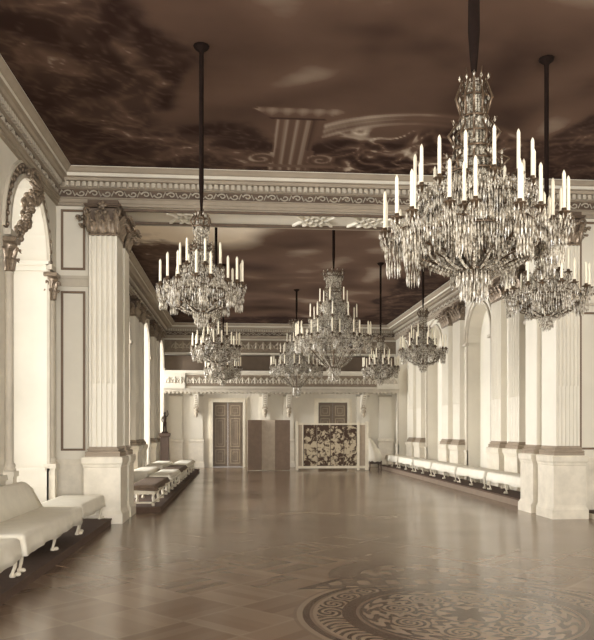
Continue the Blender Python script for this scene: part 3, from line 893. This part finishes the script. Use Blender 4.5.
def bench(label, loc, L, Wd, zt, hem, seed, back=False, group=None, legs=2, name='bench', flip=False):
    """Local x across from wall side (0) to room side (Wd), y along. Mirrored in x when flip."""
    r = tag(empty(name, loc), label, 'bench' if not back else 'sofa', group)
    fx = (lambda x, y, z: (-x, y, z)) if flip else (lambda x, y, z: (x, y, z))
    def done(mb, nm, mt):
        mb.xf(fx)
        if flip: mb.f = [tuple(reversed(f)) for f in mb.f]
        return mb.build(nm, mt, r)
    done(cover(L, Wd, hem, zt, seed), 'dust_cover', M['linen'])
    ys = [.1, L - .1] if legs == 2 else [.1, L / 2, L - .1]
    for y in ys:
        for x, ox in ((.08, -1), (Wd - .08, 1)):
            mb = MB(); cabriole(mb, x, y, hem + .08, ox, 0 if 0 < ys.index(y) < len(ys) - 1 else (-1 if y < L / 2 else 1)); done(mb, 'leg', M['legwhite'])
    if back:
        mb = MB()
        h = back; n = 14; loops = []
        for i in range(n + 1):
            y = L * i / n
            e = 1 - .25 * (max(0, (i - n + 2)) / 2) ** 2 - .25 * (max(0, 2 - i) / 2) ** 2
            loops.append([(.15, y, zt - .03), (.2, y, zt - .02), (.13 - .04 * e, y, zt + h * e * .6), (.06, y, zt + h * e - .03), (.02, y, zt + h * e), (-.03, y, zt + h * e - .03), (.0, y, zt)])
        mb.loop_loft(loops, True); done(mb, 'covered_backrest', M['linen'])
    return r
bench('long sofa with a low back under a white dust cover, beside the arched window recess', (-2.81, 7.2, .1), 2.66, .72, .38, .18, 1, back=.36, legs=3, name='sofa', group='covered sofas on the left platform')
bench('nearest white covered sofa at the left picture edge', (-2.81, 4.3, .1), 2.8, .73, .37, .17, 2, back=.36, legs=3, name='sofa', group='covered sofas on the left platform')
bench('backless white covered bench between the long sofa and the near left pier', (-2.8, 9.96, .1), 1.62, .68, .38, .2, 3)
rb = [13.75, 16.1, 18.35, 20.75, 23.0, 25.25, 27.4]
for i in range(6):
    bench('white covered bench on the right wall platform, %s from the near right pier' % ORD[i], (6.1, rb[i], .15), rb[i + 1] - rb[i] - .2, .53, .41, .21, 20 + i, flip=True, legs=3, group='covered benches along the right wall')

def open_bench(label, loc, L, Wd, top, seed):
    r = tag(empty('bench', loc), label, 'bench', 'benches in the left side rows')
    mb = MB(); mb.xf(lambda *p: p)
    c = cover(L, Wd, .29, .385, seed); c.build('cushion' if top == 'cushion' else 'dust_cover', M[top], r)
    mb = MB(); mb.box(.02, Wd - .02, .02, L - .02, .22, .29); mb.box(.03, Wd - .03, .03, .07, .05, .08); mb.box(Wd - .07, Wd - .03, .03, L - .03, .05, .08)
    mb.build('rail', M['legwhite'], r)
    for y in (.05, L / 3, 2 * L / 3, L - .05):
        for x in (.05, Wd - .05):
            mb = MB(); mb.lathe([(.024, 0), (.03, .03), (.02, .07), (.032, .14), (.02, .18), (.03, .22)], (x, y, 0), 8); mb.build('leg', M['legwhite'], r)
open_bench('dark cushioned bench nearest the left pier on the round-cornered platform', (-2.03, 13.35, .1), 2.5, .5, 'cushion', 41)
open_bench('second bench of the left aisle row, with a pale covered top', (-2.03, 16.3, .1), 2.5, .5, 'linen', 42)
open_bench('third bench of the left aisle row, with a dark top', (-2.03, 19.1, .1), 2.1, .5, 'cushion', 43)
open_bench('farthest bench of the left aisle row, with a pale covered top', (-2.03, 21.6, .1), 3.4, .5, 'linen', 44)
bench('pale covered bench against the left window wall, nearer of the two', (-2.68, 17.4, 0), 2.6, .5, .5, .25, 51)
bench('pale covered bench against the left window wall, farther one below the statue', (-2.68, 20.8, 0), 2.9, .5, .5, .25, 52)

# ---------------------------------------------------------------- statue on pedestal
st = tag(empty('pedestal', (-2.5, 24.45, 0)), 'tall dark pedestal carrying a small bronze figure by the left windows', 'pedestal')
mb = MB(); mb.loop_loft([[(-a, -a, z), (a, -a, z), (a, a, z), (-a, a, z)] for z, a in ((0, .2), (.12, .2), (.16, .15), (1.25, .13), (1.3, .17), (1.38, .18), (1.4, .16))]); mb.build('stand', M['woodstand'], st)
sg_ = empty('statuette', (-2.5, 24.45, 1.4)); tag(sg_, 'dark bronze figure with one raised arm standing on the tall pedestal', 'statue')
mb = MB()
mb.lathe([(.11, 0), (.11, .04), (.07, .05)], (0, 0, 0), 12)
mb.tube([(-.04, 0, .05), (-.035, -.01, .2), (-.02, 0, .36)], [.024, .03, .045], 8); mb.tube([(.04, 0, .05), (.035, -.02, .2), (.02, 0, .36)], [.024, .03, .045], 8)
mb.tube([(0, 0, .34), (0, 0, .42), (0, -.01, .52), (0, 0, .58), (0, 0, .61)], [.06, .05, .065, .05, .022], 10)
mb.blob(0, -.005, .66, .04, .045, .052, 10, 8)
mb.tube([(-.06, 0, .55), (-.1, -.02, .45), (-.07, -.05, .37)], [.024, .02, .015], 7); mb.tube([(.06, 0, .55), (.11, 0, .62), (.08, 0, .76)], [.024, .02, .013], 7)
mb.build('figure', M['statue'], sg_)

# ---------------------------------------------------------------- screens at the far end
sc = tag(empty('folding_screen', (.8, 26.45, 0)), 'plain dark three-leaf folding screen standing on the floor at the far end', 'screen')
pts = [(-.37, -.05), (.12, .17), (.64, -.1), (1.16, .12)]
pts = [(-.5, 0), (.02, .22), (.5, -.02), (1.06, .2)]
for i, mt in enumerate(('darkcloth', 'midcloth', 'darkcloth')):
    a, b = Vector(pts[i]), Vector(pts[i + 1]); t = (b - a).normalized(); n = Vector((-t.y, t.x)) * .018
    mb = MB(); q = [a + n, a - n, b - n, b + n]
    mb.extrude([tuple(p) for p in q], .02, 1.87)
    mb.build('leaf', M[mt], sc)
fs = tag(empty('floral_screen', (2.06, 26.5, 0)), 'wide white-framed screen with four floral tapestry panels beside the plain dark screen', 'screen')
FW, FH = 2.72, 1.75
mb = MB()
for x0, x1 in ((0, .1), (FW - .42, FW - .34), (FW - .12, FW)): mb.rbox(x0, x1, -.05, .05, 0, FH + .06, .015)
mb.box(.1, FW - .12, -.03, .03, FH - .06, FH); mb.box(.1, FW - .12, -.03, .03, .08, .17)
mb.box(.24, .28, -.03, .03, .17, FH - .06)
mb.build('frame', M['whiteframe'], fs)
px = [.28, .745, 1.21, 1.675, 2.3]
px = [.3 + .5 * i for i in range(5)]
for i in range(4):
    mb = MB(); mb.box(px[i] + .012, px[i + 1] - .012, -.012, .012, .17, FH - .06)
    p = mb.build('tapestry_panel', M['tapestry'], fs)
    mb = MB(); mb.box(px[i] - .004, px[i] + .012, -.018, .018, .17, FH - .06); mb.build('panel_bead', M['woodstand'], fs)
for a, b in ((.1, .24), (FW - .34, FW - .12)):
    mb = MB(); mb.box(a, b, -.01, .01, .17, FH - .06); mb.build('side_cloth', M['midcloth'], fs)

# ---------------------------------------------------------------- draped chair
dc = tag(empty('draped_armchair', (5.1, 27.0, 0)), 'armchair hidden under a pale draped cloth, right of the floral screen', 'chair')
mb = MB()
ring = []
prof = [(.42, .25, .0), (.4, .27, .0), (.36, .3, .0), (.3, .3, .0)]
loops = []
for z, hx, hy, ox in ((.32, .3, .36, 0), (.5, .29, .34, -.02), (.68, .27, .3, -.05), (.9, .2, .22, -.12), (1.1, .12, .14, -.18), (1.2, .05, .07, -.2)):
    loops.append([(ox + hx * math.cos(2 * PI * i / 28) * (1 + .06 * math.sin(i * 2.7)), hy * math.sin(2 * PI * i / 28) * (1 + .06 * math.sin(i * 1.9)), z + (.03 * math.sin(i * 2.1) if z < .4 else 0)) for i in range(28)])
mb.loop_loft(loops, True); mb.build('cloth', M['linen'], dc)
mb = MB(); mb.box(-.24, .24, -.26, .26, .22, .34); mb.build('seat_frame', M['woodstand'], dc)
for x in (-.21, .21):
    for y in (-.22, .22):
        mb = MB(); mb.tube([(x, y, .3), (x, y, .1), (x * 1.06, y * 1.06, 0)], [.035, .026, .024], 8); mb.build('leg', M['woodstand'], dc)

# ---------------------------------------------------------------- chandeliers
CANDLE = {}
def candle_mesh(mb, x, y, z, h=.28, r=.014):
    mb.lathe([(r * 1.02, 0), (r, .01), (r * .94, h * .9), (r * .6, h * .955), (.002, h)], (x, y, z), 8)
def pan_mesh(mb, x, y, z, s=1.):
    mb.lathe([(.006 * s, -.05), (.012 * s, -.035), (.02 * s, -.02), (.045 * s, -.008), (.048 * s, -.002), (.02 * s, 0), (.017 * s, .025), (.017 * s, .026)], (x, y, z), 10)
def tassel(mb, x, y, z, r, h, n, w=.008):
    for lay, (rr, zz, hh) in enumerate(((r, z, h * .55), (r * .8, z - h * .42, h * .6))):
        for i in range(n):
            a = 2 * PI * (i + .5 * lay) / n
            mb.drop(x + rr * math.cos(a), y + rr * math.sin(a), zz, w, hh * random.uniform(.9, 1.05))
def fringe(mb, R, z, n, h, w=.009, jit=.0):
    for i in range(n):
        a = 2 * PI * (i + random.random() * .3) / n
        mb.drop(R * math.cos(a), R * math.sin(a), z + random.uniform(-jit, jit), w, h * random.uniform(.8, 1.15))
def strand(mb, p, q, n, sag, w=.011):
    p, q = Vector(p), Vector(q)
    for i in range(n):
        u = i / (n - 1); k = p.lerp(q, u); k.z -= sag * 4 * u * (1 - u)
        mb.drop(k.x, k.y, k.z + w, w * random.uniform(.8, 1.25), w * 2.4)
def torus(mb, R, z, r, seg=32):
    mb.tube([(R * math.cos(2 * PI * i / seg), R * math.sin(2 * PI * i / seg), z) for i in range(seg + 1)], r, 6)
def polar(r, a, z): return (r * math.cos(a), r * math.sin(a), z)

def chandelier(name, label, group, loc, tiers, crown, core, bowl, rod_r, drumR, drumz, big):
    """tiers: (R, Zbase, n, candles, tassel_len); crown: list of (R, z0, z1); bowl: bottom Z. World heights; the empty hangs at the ceiling."""
    r = tag(empty(name, loc), label, 'chandelier', group)
    Z = lambda z: z - ZC
    ctop = max(c[2] for c in crown)
    mb = MB(); mb.lathe([(.09, -.005), (.08, -.03), (.03, -.07), (rod_r, -.1), (rod_r, Z(ctop) + .55), (rod_r * 1.05, Z(ctop) + .3), (rod_r * .75, Z(ctop) + .12), (rod_r * .5, Z(ctop))], (0, 0, 0), 10)
    mb.build('suspension_rod', M['rod'], r)
    mb = MB(); zs_ = Z(bowl)
    mb.lathe([(.006, zs_), (.03, zs_ + .03), (.014, zs_ + .06), (.02, zs_ + .3), (.035, zs_ + .36), (.016, zs_ + .45), (.02, Z(core)), (.03, Z(core) + .05), (.014, Z(core) + .12), (.012, Z(ctop))], (0, 0, 0), 10)
    mb.build('stem', M['bronze'], r)
    # crowns: upright leaves round a ring, hung with drops
    for (cr_, z0, z1) in crown:
        mb = MB(); n = 10; h = z1 - z0
        torus(mb, cr_, Z(z0), .01, 20); torus(mb, cr_ * .9, Z(z0 + h * .45), .008, 20)
        for i in range(n):
            a = 2 * PI * i / n; o = 1.25 if i % 2 else 1.0
            mb.tube([polar(cr_ * .9, a, Z(z0)), polar(cr_ * 1.05 * o, a, Z(z0 + h * .4)), polar(cr_ * .7 * o, a, Z(z0 + h * .75)), polar(cr_ * .95 * o, a, Z(z0 + h * (1 if i % 2 == 0 else .86)))], [.009, .012, .009, .004], 5)
            mb.tube([polar(.012, a, Z(z0 + h * .2)), polar(cr_ * .9, a, Z(z0))], .006, 4)
        c = mb.build('crown', M['bronze'], r)
        mb = MB()
        for i in range(n):
            a = 2 * PI * i / n
            for k in range(4): mb.drop(*polar(cr_ * (1.05 if i % 2 else .85), a, Z(z0 + h * (.9 - .22 * k))), .011, .05)
            mb.drop(*polar(cr_ * 1.0, a + .3, Z(z0) + .0), .01, .07)
        mb.build('crown_drops', M['crystal'], c)['kind'] = 'stuff'
    # metal rings
    mb = MB()
    for (R, zb, n, cn, tl) in tiers: torus(mb, R * .8, Z(zb - .09), .012, 36); torus(mb, R * .5, Z(zb - .15), .008, 28)
    Rm, zm = tiers[0][0], tiers[0][1]
    torus(mb, drumR, Z(drumz), .012, 20)
    for i in range(12):
        a = 2 * PI * i / 12
        mb.tube([polar(Rm * .8, a, Z(zm - .09)), polar(Rm * .62, a, Z(zm - .24)), polar(drumR, a, Z(drumz))], .007, 4)
    mb.build('frame', M['bronze'], r)
    # crystals nobody could count
    mb = MB()
    k = 1.0 if big else .7
    for (R, zb, n, cn, tl) in tiers:
        N = int(150 * R / .65 * k) + 14
        fringe(mb, R * .82, Z(zb - .08), N, .12, .008, .02)
        fringe(mb, R * .66, Z(zb - .1), int(N * .7), .14, .009, .04)
        fringe(mb, R * .42, Z(zb - .12), int(N * .5), .16, .009, .05)
        fringe(mb, R * .92, Z(zb - .03), N, .1, .008, .02)
        fringe(mb, R * .74, Z(zb + .02), N, .14, .009, .05)
        fringe(mb, R * .54, Z(zb + .06), int(N * .7), .16, .009, .06)
        fringe(mb, R * .3, Z(zb + .1), int(N * .5), .18, .009, .08)
        for i in range(n):
            a0, a1 = 2 * PI * i / n, 2 * PI * (i + 1) / n
            strand(mb, polar(R, a0, Z(zb - .02)), polar(R, a1, Z(zb - .02)), 12 if big else 8, .07, .009)
    lv = [(crown[0][0] * .6, crown[0][2] - .05)] + [(c[0] * .9, c[1]) for c in crown]  + [(t[0], t[1]) for t in reversed(tiers)]
    for (ra, za), (rb_, zb) in zip(lv[:-1], lv[1:]):
        m_ = 18 if big else 12
        for i in range(m_):
            a = 2 * PI * (i + .25) / m_
            strand(mb, polar(ra * .9, a, Z(za - .03)), polar(rb_ * .82, a, Z(zb - .08)), 22 if big else 14, .05, .011)
            strand(mb, polar(ra * .5, a, Z(za - .05)), polar(rb_ * .45, a, Z(zb - .1)), 14, .03, .011)
    for i in range(20 if big else 12):
        a = 2 * PI * i / (20 if big else 12)
        strand(mb, polar(Rm * .8, a, Z(zm - .1)), polar(drumR, a, Z(drumz)), 18 if big else 12, .07, .012)
        strand(mb, polar(Rm * .5, a + .1, Z(zm - .12)), polar(drumR * .6, a, Z(drumz + .02)), 12, .05, .011)
    o = mb.build('crystal_beads', M['crystal'], r); o['kind'] = 'stuff'
    mb = MB(); tassel(mb, 0, 0, Z(drumz), drumR, drumz - bowl, 22, .010); tassel(mb, 0, 0, Z(drumz), drumR * .6, drumz - bowl + .03, 14, .010)
    mb.build('bottom_tassel', M['crystal'], r)
    # branches
    for ti, (R, zb, n, cn, tl) in enumerate(tiers):
        for i in range(n):
            a = 2 * PI * (i + (.5 if ti % 2 else .13)) / n
            rg = random.Random(ti * 100 + i)
            dzz = rg.uniform(-.015, .015)
            spots = {1: [(0, 0)], 2: [(0, -.075), (0.0, .075)], 3: [(.03, -.085), (-.06, 0), (.03, .085)]}[cn]
            mb = MB(); Rb = R * .97
            mb.tube([polar(R * .22, a, Z(zb - .1)), polar(R * .42, a, Z(zb - .2)), polar(R * .7, a, Z(zb - .17)), polar(R * .88, a, Z(zb - .05)), polar(Rb, a, Z(zb - .07))], [.012, .012, .01, .009, .008], 6)
            pos = []
            for (dr, dt) in spots:
                c, s_ = math.cos(a), math.sin(a)
                x, y = (Rb + dr) * c - dt * s_, (Rb + dr) * s_ + dt * c
                z = Z(zb) + dzz + rg.uniform(-.01, .01); pos.append((x, y, z))
                mb.tube([polar(Rb, a, Z(zb - .07)), ((x + Rb * c) / 2, (y + Rb * s_) / 2, z - .085), (x, y, z - .045)], .006, 5)
                pan_mesh(mb, x, y, z)
            br = mb.build('branch', M['bronze'], r)
            for (x, y, z) in pos:
                mb = MB(); candle_mesh(mb, x, y, z + .01, (.29 if big else .265) + rg.uniform(-.01, .01)); mb.build('candle', M['wax'], br)
            mb = MB()
            for (x, y, z) in pos: tassel(mb, x, y, z - .012, .044, .1, 9, .006)
            if tl: tassel(mb, *polar(Rb - .03, a, Z(zb - .09)), .062 if big else .05, tl, 14, .0095)
            mb.build('crystal_tassel', M['crystal'], br)
    return r
A = chandelier('chandelier', 'largest and nearest crystal chandelier with white candles, hanging at upper right', None, (1.76, 5.3, ZC),
    [(.65, 3.02, 9, 3, .26), (.45, 3.3, 14, 1, .0)], [(.105, 3.84, 4.2), (.15, 3.6, 3.86), (.2, 3.42, 3.6)], 3.55, 2.47, .044, .125, 2.7, True)
C1 = chandelier('chandelier', 'small crystal chandelier with candles in the near room, hanging at upper left', 'small side chandeliers', (-.42, 8.02, ZC),
    [(.46, 3.1, 8, 2, .2), (.24, 3.28, 7, 1, .0)], [(.09, 3.74, 3.92), (.13, 3.46, 3.58)], 3.4, 2.66, .026, .09, 2.8, False)
E_ = chandelier('chandelier', 'tall tiered crystal chandelier in the middle of the far room, nearer of two', 'tall tiered chandeliers', (1.95, 14.85, ZC),
    [(.8, 3.42, 11, 2, .24), (.5, 3.8, 9, 1, .12), (.3, 4.14, 6, 1, 0)], [(.2, 4.68, 4.85), (.16, 4.35, 4.5)], 4.2, 2.52, .03, .14, 2.8, True)
def hang(src, loc, label):
    c = copy_tree(src); c.location = loc; c['label'] = label; return c
hang(C1, (3.5, 7.98, ZC), 'small crystal chandelier partly behind the largest one, before the near right pier')
hang(C1, (-.45, 13.95, ZC), 'small crystal chandelier in the far room, left side, nearer one')
hang(C1, (3.62, 14.0, ZC), 'small crystal chandelier in front of the right wall arch of the far room')
hang(C1, (-.42, 18.6, ZC), 'small crystal chandelier in the far room, left side, farther one near the gallery')
hang(C1, (3.58, 18.1, ZC), 'small crystal chandelier right of the two tiered ones, near the far cornice')
hang(E_, (1.72, 21.7, ZC), 'tall tiered crystal chandelier in the middle of the far room, farther of two')

# ---------------------------------------------------------------- light: daylight through the windows
EW, EWR, EB = 120, 290, 800
def area(name, loc, rot, sx, sy, e, c=(1, .975, .93)):
    l = bpy.data.lights.new(name, 'AREA'); l.shape = 'RECTANGLE'; l.size = sx; l.size_y = sy; l.energy = e; l.color = c
    o = bpy.data.objects.new(name, l); COL.objects.link(o); o.location = loc; o.rotation_euler = rot
    return o
for c, w, zs in ARCH_F + ARCH_R:
    area('daylight', (XL - 1.6, c, 2.7), (0, -PI / 2, 0), 4.8, 2.2, EW if c < 13 else EWR).data.spread = 1.5
for c, w, zs in ARCH_B:
    area('daylight', (c, YB - .8, 2.6), (PI / 2, 0, 0), 2.3, 4.6, EB)  # assumed end wall windows, added to light the pier fronts
w = bpy.data.worlds.new('sky'); S.world = w; w.use_nodes = True
bg = w.node_tree.nodes['Background']; bg.inputs[0].default_value = (1, .975, .93, 1); bg.inputs[1].default_value = 1.0

# ---------------------------------------------------------------- camera and view
cam = bpy.data.cameras.new('camera'); co = bpy.data.objects.new('camera', cam); COL.objects.link(co)
co.location = (0, 0, 1.5); co.rotation_euler = (PI / 2, 0, -math.atan(57.5 / 720))
cam.sensor_fit = 'HORIZONTAL'; cam.sensor_width = 36; cam.lens = 720 / 594 * 36
cam.shift_y = 110 / 594; cam.clip_start = .05; cam.clip_end = 200
S.camera = co
S.view_settings.view_transform = 'Standard'; S.view_settings.look = 'None'
S.view_settings.gamma = 1; S.view_settings.exposure = .34
S.cycles.use_denoising = True
S.cycles.max_bounces = 8; S.cycles.diffuse_bounces = 5; S.cycles.glossy_bounces = 3; S.cycles.transmission_bounces = 4
S.cycles.sample_clamp_indirect = 6
